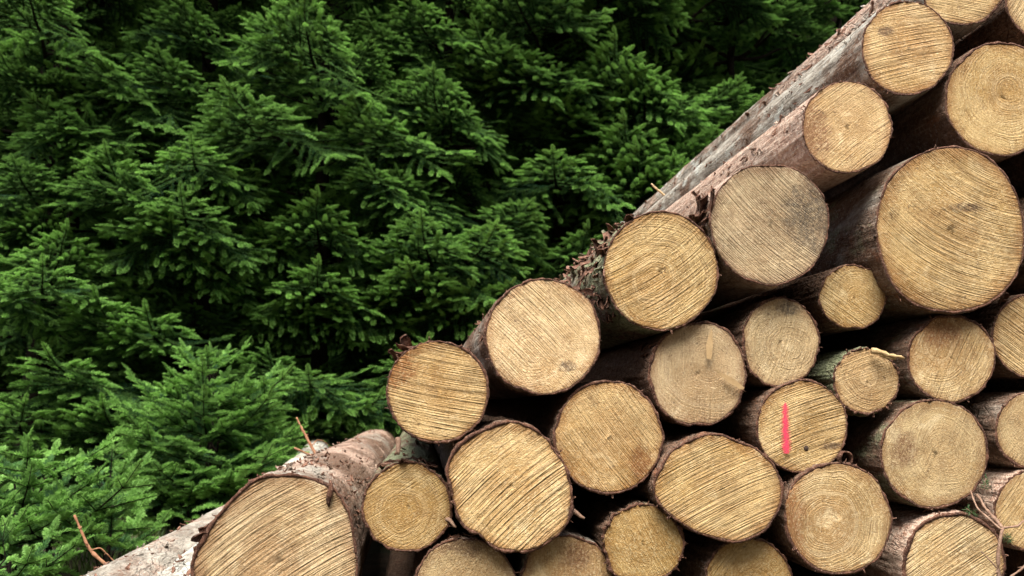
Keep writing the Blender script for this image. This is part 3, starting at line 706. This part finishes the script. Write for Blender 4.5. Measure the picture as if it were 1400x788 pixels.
# hanging bark sliver on the giant log's face
def sliver(acc):
    a, = rel('L31', (0, 0, 0)); 
    t = np.linspace(0, 1, 8)
    r = .155
    pts = np.stack([np.full(8, .089) + .002 * np.sin(t * 6), np.full(8, -.006), .146 - .048 * t], -1)
    tube(acc, pts, .0062 * (np.sin(.25 + t * 2.75) ** .7), 6, 0)
small_part(LOGS['L31'][0], 'bark_sliver', sliver, [M_INNER])
# pale split streaks on the face of L19
def streak(acc):
    for pts, w in ((((.598, -.004, .768), (.592, -.004, .733), (.590, -.004, .704)), (.001, .0075, .005)), (((.661, -.004, .644), (.637, -.004, .660), (.599, -.004, .683)), (.003, .0065, .001))):
        p = np.array(rel('L19', *pts)); t = np.linspace(0, 1, 14)
        c = np.stack([np.interp(t, [0, .5, 1], p[:, k]) for k in range(3)], -1); ww = np.interp(t, [0, .5, 1], w)
        d = unit(p[2] - p[0]); s = np.array([-d[2], 0, d[0]])
        c[:, 1] += .0022
        jit = .0012 * vnoise(np.stack([t * 20, t * 0, t * 0], -1))
        v = np.concatenate([c + s * (ww + jit)[:, None], c - s * ww[:, None] + np.array([0, -.0008, 0])]); n = 14
        acc.add(v, [(i, i + 1, n + i + 1, n + i) for i in range(n - 1)], (), 0)
o = small_part(LOGS['L19'][0], 'split_streak', streak, [mat_simple('pale_split_wood', (.40, .275, .14), (.47, .335, .18), 40, .75, .002)]); o['label'] = 'pale split streaks'

# ------------------------------------------------------------------ loose twigs
def twig_thing(name, label, runs, mat, tufts=()):
    """runs: list of (points, r0, r1); a thing with one wood mesh and optional needle tufts"""
    base = np.array(runs[0][0][0])
    root = empty(name, tuple(base), label, 'twig')
    acc = Acc()
    rs = np.random.RandomState(len(name) + int(base[0] * 1000) % 97)
    for pts, r0, r1 in runs:
        p = np.array(pts) - base
        n = 22
        L = np.concatenate([[0], np.cumsum(np.linalg.norm(np.diff(p, axis=0), axis=1))]); s = np.linspace(0, L[-1], n)
        c = np.stack([np.interp(s, L, p[:, k]) for k in range(3)], -1)
        if len(pts) > 2:
            for _ in range(2): c[1:-1] = (c[:-2] + 2 * c[1:-1] + c[2:]) / 4
        c += .0012 * np.stack([vnoise(np.stack([s * 60 + k * 9, s * 0 + rs.rand() * 9, s * 0], -1)) for k in range(3)], -1) * np.linspace(0, 1, n)[:, None]
        rad = np.linspace(r0, r1, n) * (1 + .18 * rs.randn(n))
        tube(acc, c, rad, 7, 0)
        for k in range(max(0, int(L[-1] / .03))):
            i = rs.randint(2, n - 2); d = unit(rs.randn(3))
            tube(acc, np.array([c[i], c[i] + d * rs.uniform(.006, .012)]), [r1 * .7, r1 * .3], 4, 0)
    link('stem', acc.mesh(name + '_stem', [mat]), root)
    for c, rad, ax in tufts:
        a = Acc(); c = np.array(c) - base; ax = unit(np.array(ax, float))
        for k in range(60):
            t = rs.rand(); o = c + ax * (t - .5) * rad * 2
            d = unit(ax * .6 + unit(rs.randn(3)))
            s = unit(np.cross(d, rs.randn(3))); l = rs.uniform(.008, .015)
            a.add([o, o + d * l * .5 + s * .0007, o + d * l, o + d * l * .5 - s * .0007], [(0, 1, 2, 3)], (), 0, rs.rand() * .6)
        tube(a, [c - ax * rad, c + ax * rad], .0012, 5, 1)
        link('needle_tuft', a.mesh('needle_tuft', [M_NEEDLE_TWIG, M_TWIG]), root)
    return root
M_NEEDLE_TWIG = mat_needles('twig_needles', (.035, .085, .04), (.05, .11, .05), (.12, .22, .08))
twig_thing('fir_twig', 'forked dry fir twig with a few green needles in front of the lower right logs',
    [([(1.105, .0, .190), (1.112, -.11, .268), (1.111, -.11, .328), (1.134, -.10, .375)], .0042, .0036),
     ([(1.134, -.10, .375), (1.137, -.05, .405), (1.143, -.015, .430)], .0034, .0026),
     ([(1.134, -.10, .375), (1.165, -.10, .378), (1.195, -.09, .391)], .0022, .0014),
     ([(1.131, -.10, .371), (1.118, -.08, .392), (1.111, -.06, .407), (1.122, -.03, .430), (1.132, -.012, .437)], .0022, .0015),
     ([(1.111, -.11, .300), (1.096, -.11, .316), (1.085, -.10, .332)], .0014, .0008)],
    M_TWIG, [((1.101, -.055, .400), .014, (-.8, -.3, .5)), ((1.153, -.03, .452), .013, (.4, .3, .8)), ((1.149, -.09, .355), .009, (.6, 0, -.7))])
twig_thing('bare_twig', 'thin bare twig poking in at the lower right corner below the needled twig',
    [([(1.115, -.09, .22), (1.138, -.10, .281), (1.165, -.10, .296), (1.200, -.09, .318)], .0032, .0022)], M_TWIG)
twig_thing('broken_stick', 'reddish broken stick standing up from the bark of the giant lowest log',
    [([(-.385, 1.80, .405), (-.425, 1.82, .468), (-.480, 1.85, .562)], .0065, .0040),
     ([(-.41, 1.81, .455), (-.395, 1.84, .475), (-.372, 1.86, .47), (-.352, 1.88, .450)], .0022, .0012),
     ([(-.385, 1.80, .405), (-.44, 1.78, .43), (-.475, 1.77, .447)], .0050, .0035)], M_TWIGRED)
twig_thing('leaning_stick', 'reddish broken stick leaning on the outermost left log in the bottom left corner',
    [([(-.700, .55, .190), (-.785, .55, .262), (-.830, .56, .345)], .0052, .0030),
     ([(-.785, .55, .262), (-.760, .55, .268), (-.725, .57, .225)], .0020, .0012)], M_TWIGRED)
twig_thing('pale_stick', 'short pale stick jutting out over the peeled pinkish log near the trees',
    [([(.955, 1.50, 1.430), (.900, 1.49, 1.472)], .0045, .0030)], M_WOODRAW)

# ------------------------------------------------------------------ fir branches
def needles(rs, P, Q, up, dens, nl, w):
    """needle blades on many shoots at once: P,Q (k,3) shoot ends, up (k,3). Returns verts (m*4,3)"""
    L = np.linalg.norm(Q - P, axis=1); n = np.maximum(4, (L * dens).astype(int))
    idx = np.repeat(np.arange(len(P)), n); m = len(idx)
    t = rs.rand(m)
    d = unit(Q - P)[idx]; u = up[idx]; s = unit(np.cross(u, d)); u = unit(np.cross(d, s))
    side = rs.rand(m) < .68
    phi = np.where(side, rs.uniform(55, 105, m), rs.uniform(0, 55, m)) * rs.choice([-1, 1], m) * math.pi / 180
    th_ = (rs.uniform(48, 72, m) * (1 - .85 * t ** 5)) * math.pi / 180
    dirv = np.cos(th_)[:, None] * d + np.sin(th_)[:, None] * (np.cos(phi)[:, None] * u + np.sin(phi)[:, None] * s)
    l = nl * rs.uniform(.75, 1.1, m) * (1 - .25 * t ** 2)
    o = P[idx] + (Q - P)[idx] * t[:, None]
    per = unit(np.cross(dirv, u + .35 * rs.randn(m, 3)))
    mid = o + dirv * (l * .62)[:, None] + u * (.08 * l)[:, None]
    V = np.stack([o, mid + per * w, o + dirv * l[:, None], mid - per * w], 1)
    return V, idx

def fir_spray(seed, bare, years, step=(.092, .082, .070, .06), droop=-6, rise=34, side_deg=54, dens=1700, nl=.023, w=.0020):
    """one whole fir branch along +X: bare limb, then a flat spray built up year by year, tip turned upward"""
    rs = np.random.RandomState(seed)
    shoots = []       # P, Q, up, age, order
    def rot(v, axis, deg):
        a = R(deg); return v * math.cos(a) + np.cross(axis, v) * math.sin(a) + axis * np.dot(axis, v) * (1 - math.cos(a))
    def grow(order, p, d, up, yrs):
        for k in range(yrs):
            left = yrs - 1 - k
            L = step[order] * rs.uniform(.8, 1.15) * (1.0 if left else .9)
            if order == 0:
                f = (k + 1) / yrs; pit = droop + (rise - droop) * f ** 1.7
                d = np.array([math.cos(R(pit)), 0, math.sin(R(pit))]) + rs.randn(3) * .03
                up = np.array([-math.sin(R(pit)), 0, math.cos(R(pit))])
            else:
                d = d + rs.randn(3) * .07 + np.array([0, 0, -.06 if order == 1 and left > 2 else .03])
            d = unit(d); q = p + d * L
            shoots.append((p, q, up.copy(), left, order))
            if order < 2 and left > 0:
                for sgn in (-1, 1):
                    if rs.rand() < (.06 if order == 0 else .14): continue
                    sd = rot(d, unit(up), sgn * rs.uniform(side_deg - 8, side_deg + 8))
                    sd = sd - np.array([0, 0, 1.]) * rs.uniform(.0, .16)
                    grow(order + 1, q - d * L * rs.uniform(0, .1), unit(sd), unit(up + rs.randn(3) * .16), left)
                if order == 0 and rs.rand() < .7:       # shoots between the yearly whorls
                    sgn = rs.choice([-1, 1]); grow(2, p + d * L * .5, unit(rot(d, unit(up), sgn * 55)), unit(up), max(1, left - 1))
            p = q
    grow(0, np.array([bare, 0, 0.]), np.array([1., 0, 0]), np.array([0, 0, 1.]), years)
    P = np.array([s[0] for s in shoots]); Q = np.array([s[1] for s in shoots]); U = np.array([s[2] for s in shoots])
    left = np.array([s[3] for s in shoots]); order = np.array([s[4] for s in shoots])
    acc = Acc()
    age_s = np.where(left == 0, rs.uniform(.55, 1.0, len(P)), np.where(left == 1, rs.uniform(.12, .4, len(P)), rs.uniform(0, .06, len(P))))
    V, idx = needles(rs, P, Q, U, dens, nl, w)
    k = len(V)
    acc.add(V.reshape(-1, 3), np.arange(k * 4).reshape(-1, 4), (), 0, np.repeat(age_s[idx], 4))
    for i in np.where((order <= 1) | (left > 0))[0]:
        r = .0016 + .0011 * left[i] * (1.2 if order[i] == 0 else .6)
        tube(acc, [P[i], Q[i]], [r, max(.001, r - .0009)], 4 if order[i] else 5, 1, cap=False)
    n = 9; t = np.linspace(0, 1, n)
    pts = np.stack([t * bare, .02 * np.sin(t * 5) * t * (1 - t), -.05 * np.sin(t * math.pi)], -1)
    tube(acc, pts, (.020 if bare > .2 else .005) - (.010 if bare > .2 else .001) * t, 7, 1)
    main = Q[order == 0][-1]
    halfw = np.percentile(np.abs(Q[:, 1]), 98)
    me = acc.mesh('fir_branch', [M_NEEDLE, M_LIMB])
    return dict(me=me, tip=main, width=2 * halfw)

SPRAYS = [fir_spray(11, .70, 9, rise=34), fir_spray(12, .55, 9, rise=44), fir_spray(13, .95, 8, rise=40), fir_spray(14, .40, 10, droop=-12, rise=32),
          fir_spray(15, .80, 9, droop=-14, rise=28), fir_spray(16, .45, 7, rise=46)]
SMALL = [fir_spray(21, .05, 5, step=(.10, .075, .065, .06), droop=8, rise=40), fir_spray(22, .05, 6, step=(.09, .075, .065, .06), droop=2, rise=36), fir_spray(23, .05, 3, step=(.09, .07, .06, .05), droop=15, rise=45)]
TINY = fir_spray(24, .04, 3, droop=20, rise=55)

def trunk_mesh(h, r, sd):
    acc = Acc(); n = 24; t = np.linspace(0, 1, n)
    pts = np.stack([.03 * vnoise(np.stack([t * 4 + sd, t * 0, t * 0], -1)), .03 * vnoise(np.stack([t * 4, t * 0 + sd, t * 0], -1)), t * h], -1)
    pts -= pts[0]
    rad = r * (1 - .93 * t) * (1 + .5 * np.exp(-t * h * 6))
    tube(acc, pts, rad, 14, 0)
    return acc.mesh('fir_trunk', [M_LIMB])

def put_branch(root, sp, pos, az, pitch, roll, s):
    o = bpy.data.objects.new('branch', sp['me']); COL.objects.link(o); o.parent = root
    M = Matrix.Translation(pos) @ Matrix.Rotation(az, 4, 'Z') @ Matrix.Rotation(-pitch, 4, 'Y') @ Matrix.Rotation(roll, 4, 'X') @ Matrix.Scale(s, 4)
    o.matrix_local = M
    return o

CLUMPS = [
  (-1.15, 3.30, 2.54, 1.13), (-1.81, 3.20, 2.10, 0.83), (-0.66, 3.60, 1.97, 1.05), (0.00, 3.60, 1.84, 1.20),
  (0.51, 3.80, 1.83, 0.96), (-0.61, 3.30, 0.84, 0.96), (-0.91, 3.50, 0.98, 0.78), (-2.11, 3.60, 2.85, 1.18),
  (-1.68, 3.70, 2.89, 1.02), (-1.13, 3.90, 3.11, 1.08), (0.07, 4.00, 2.98, 1.32), (-0.41, 4.30, 3.42, 1.23),
  (-0.50, 3.90, 2.73, 1.18), (0.34, 4.40, 3.53, 1.21), (1.45, 4.60, 3.59, 1.39), (1.77, 4.70, 3.41, 1.18),
  (1.56, 4.60, 2.91, 1.26), (0.98, 4.30, 2.50, 1.40), (0.81, 4.20, 2.08, 1.15), (1.24, 4.40, 1.98, 1.08),
  (2.74, 5.00, 3.42, 1.12), (2.90, 5.00, 3.26, 0.87), (2.02, 4.60, 2.60, 1.37), (1.67, 4.60, 2.67, 1.25),
  (2.43, 4.80, 2.89, 0.95), (-1.32, 3.30, 2.18, 0.94), (-1.34, 3.20, 1.86, 1.00), (-1.42, 3.30, 1.71, 0.97),
  (-1.99, 3.30, 1.66, 0.91), (-1.95, 3.00, 1.40, 0.85), (-1.50, 3.20, 1.19, 0.69), (-1.81, 3.20, 1.27, 0.89),
  (-1.94, 3.00, 0.93, 0.88), (-2.38, 3.50, 2.50, 0.88), (-2.34, 3.40, 2.06, 0.85), (-0.36, 3.80, 2.22, 0.96),
  (-0.17, 4.00, 2.24, 0.80), (-0.64, 3.60, 1.53, 1.08), (-0.06, 3.70, 1.55, 1.12), (0.32, 3.90, 1.47, 0.97),
  (0.04, 3.60, 1.06, 0.72), (-0.18, 3.50, 0.72, 0.88), (-0.57, 3.80, 1.28, 0.75), (-1.67, 3.00, 0.67, 0.99),
  (-2.03, 3.00, 0.67, 0.75), (-1.08, 3.20, 0.59, 0.89), (-1.16, 3.10, 0.44, 0.94), (-0.60, 3.50, 0.59, 0.56),
  (-2.08, 3.10, 0.36, 0.57), (0.23, 4.30, 2.80, 0.91), (0.68, 4.50, 3.36, 1.23), (-1.21, 3.60, 1.61, 0.80),
  (-1.04, 3.80, 1.79, 0.79), (-2.38, 3.70, 3.05, 1.11), (0.63, 4.00, 1.47, 0.69), (-0.10, 4.20, 3.58, 1.22),
  (-1.57, 3.80, 3.27, 1.15), (1.01, 4.80, 3.14, 1.17), (-2.23, 3.10, 1.29, 0.78), (-2.24, 3.09, 3.13, 0.87),
  (-0.75, 3.35, 3.18, 1.08), (0.60, 4.30, 3.98, 1.09), (-1.89, 3.24, 0.05, 1.02), (-1.33, 3.45, -0.00, 1.01),
  (-0.82, 3.68, 0.10, 0.87),
]

FRONT = [(-3.55, 4.75), (-2.55, 4.35), (-1.62, 4.85), (-0.72, 4.95), (0.22, 5.25), (1.22, 5.75), (2.15, 6.15), (3.15, 6.35), (-2.95, 5.9)]
FRONT_LABEL = ['fir tree at the far left edge of the wood, mostly cut off by the frame',
 'fir tree with bright green branch ends filling the left of the wood',
 'fir tree whose tall tiered branch ends rise left of centre in the forest wall',
 'fir tree between the two tiered ones, branch tips spread above the broken stick',
 'fir tree with broad bright sprays just left of the shaggy red barked log',
 'fir tree with layered branches directly above the shaggy red barked log',
 'fir tree whose branches reach down to the lichen covered top log',
 'dim fir tree partly hidden by the uppermost logs at the top right',
 'fir tree standing deep in shadow behind the leftmost bright firs']
rs = np.random.RandomState(5)
trees = []
for i, (x, y) in enumerate(FRONT):
    h = rs.uniform(6.2, 8.0)
    root = empty('fir_tree', (x, y, 0), FRONT_LABEL[i], 'fir tree', 'fir trees in the front row')
    link('trunk', trunk_mesh(h, rs.uniform(.075, .10), i), root)
    trees.append(dict(root=root, x=x, y=y, h=h, n=0, t=rs.rand() * 6))
# the branch ends that reach out into the light
for (tx, ty, tz, wd) in CLUMPS:
    best = None
    for tr in trees:
        Rr = math.hypot(tx - tr['x'], ty - tr['y'])
        if ty > tr['y'] - .3: continue
        for sp in SPRAYS:
            s = Rr / (sp['tip'][0] * math.cos(R(2)))
            s_ = min(max(s, .72), 1.45)
            cost = abs(sp['width'] * s_ - wd) + 2.0 * abs(s - s_) + .25 * abs(s_ - 1) + rs.rand() * .12 + abs(tx - tr['x']) * .25
            if best is None or cost < best[0]: best = (cost, tr, sp, s_)
    _, tr, sp, s = best
    az = math.atan2(ty - tr['y'], tx - tr['x']); pitch = R(rs.uniform(-4, 8))
    tip = Matrix.Rotation(-pitch, 3, 'Y') @ Vector(sp['tip']) * s
    z0 = tz - tip.z
    put_branch(tr['root'], sp, Vector((0, 0, max(.05, z0))), az, pitch, R(rs.uniform(-14, 14)), s); tr['n'] += 1
# whorls all the way up
for tr in trees:
    z = .25; k = 0
    while z < tr['h'] - .5 and tr['n'] < 92:
        f = z / tr['h']; sc_ = 1.05 * (1 - f) ** .75 + .18
        nb = 4 if z < 3.9 else 6  # whorls above the view made denser and longer to shade the interior
        for b in range(nb):
            az = tr['t'] + k * .9 + b * 2 * math.pi / nb + rs.uniform(-.3, .3)
            sp = SPRAYS[rs.randint(6)] if sc_ > .45 else SMALL[rs.randint(3)]
            if sc_ <= .45: s = sc_ / .45 * 1.2
            else: s = sc_ * rs.uniform(.48, .75) if z < 3.9 else (.45 + sc_) * rs.uniform(.85, 1.05)
            put_branch(tr['root'], sp, Vector((0, 0, z + rs.uniform(-.08, .08))), az, R(rs.uniform(-10, 4) + 30 * f), R(rs.uniform(-12, 12)), s); tr['n'] += 1
        if z < 4.5:
            put_branch(tr['root'], SPRAYS[(0, 1, 5)[k % 3]], Vector((0, 0, z)), math.atan2(-1.69 - tr['y'], -tr['x']) + rs.uniform(-.35, .35), R(rs.uniform(-6, 6)), R(rs.uniform(-12, 12)), rs.uniform(.36, .5)); tr['n'] += 1
        z += rs.uniform(.36, .5); k += 1

# young firs in front of the wall
def young_fir(x, y, h, lean, label, sd, s=1.0):
    rs = np.random.RandomState(sd)
    root = empty('young_fir', (x, y, 0), label, 'young fir')
    acc = Acc(); t = np.linspace(0, 1, 12)
    pts = np.stack([lean * t ** 2, t * 0, t * h], -1); tube(acc, pts, .016 - .012 * t, 8, 0)
    link('trunk', acc.mesh('young_trunk', [M_LIMB]), root)
    put_branch(root, TINY, Vector(pts[-2]), rs.rand() * 6, R(55), 0, .55)
    z = h - .07; k = 0
    while z > .03:
        dd = h - z; sp = SMALL[2] if dd < .22 else SMALL[0] if dd < .5 else SMALL[1]
        x0 = np.interp(z, pts[:, 2], pts[:, 0])
        for b in range(5):
            put_branch(root, sp, Vector((x0, 0, z)), k * 1.1 + b * 2 * math.pi / 5 + rs.uniform(-.3, .3), R(rs.uniform(2, 16)), R(rs.uniform(-12, 12)), s * rs.uniform(.85, 1.15) * (.8 + .35 * min(1, dd / .6)))
        z -= .125; k += 1
    return root
young_fir(-1.47, 1.78, .40, .02, 'bright young fir in the bottom left corner, low and bushy', 3, 1.25)
young_fir(-1.30, 2.15, .34, .02, 'low darker green fir sapling right of the bright corner one', 8, .9)
young_fir(-1.07, 3.05, .86, -.05, 'taller young fir with visible stem, behind the two broken sticks', 4, 1.0)
young_fir(-1.45, 1.36, .20, .01, 'knee high fir seedling at the very bottom left corner of the scene', 10, 1.0)
for j, (x, y, h) in enumerate(((-1.22, 1.12, .15), (-1.78, 1.85, .34), (-1.10, 1.62, .15), (-1.62, 1.55, .24), (-1.34, 1.72, .2))):
    young_fir(x, y, h, .01, 'fir seedling among others crowding the ground in the bottom left corner', 30 + j, .95)['group'] = 'low fir seedlings'
young_fir(-1.10, 2.70, .22, .0, 'tiny fir sapling just behind the outermost left log', 9, .7)
young_fir(-.66, 4.55, .72, .03, 'young fir in shade behind the far end of the whitish log', 12, 1.0)

# ------------------------------------------------------------------ the wood behind: each tree once more, in shade
back = []
rb = np.random.RandomState(17)
for row, (Y, dx, off) in enumerate(((7.9, 1.5, 0), (9.9, 1.7, .8), (12.4, 2.1, .3), (15.5, 2.7, 1.0), (20, 3.2, .2), (26, 4, 1.0))):
    n = int((2 * (Y * .62 + 1.5)) / dx) + 1
    for i in range(n):
        back.append((-(Y * .62 + 1.5) + .9 + i * dx + rb.uniform(-.3, .3) + off * .5, Y + rb.uniform(-.5, .5), rb.uniform(1.25, 1.6) if row < 2 else rb.uniform(1.7, 2.3) if row < 4 else rb.uniform(2.4, 3.0)))
tm = trunk_mesh(8.0, .11, 77)
for (x, y, s) in back:
    root = empty('fir_tree', (x, y, float(gz(x, y))), 'dark fir tree standing deeper in the wood behind the front row', 'fir tree', 'fir trees deeper in the wood', rb.rand() * 6)
    root.scale = (s, s, s)
    o = bpy.data.objects.new('trunk', tm); COL.objects.link(o); o.parent = root
    z = .15; k = 0
    while z < 7.3:
        f = z / 8.0; q = 1.15 * (1 - f) ** .8 + .15
        for b in range(5):
            put_branch(root, SPRAYS[rb.randint(6)], Vector((0, 0, z)), k * .9 + b * 1.2566 + rb.uniform(-.3, .3), R(rb.uniform(-10, 5) + 30 * f), R(rb.uniform(-12, 12)), q * rb.uniform(.85, 1.05))
        z += .46; k += 1
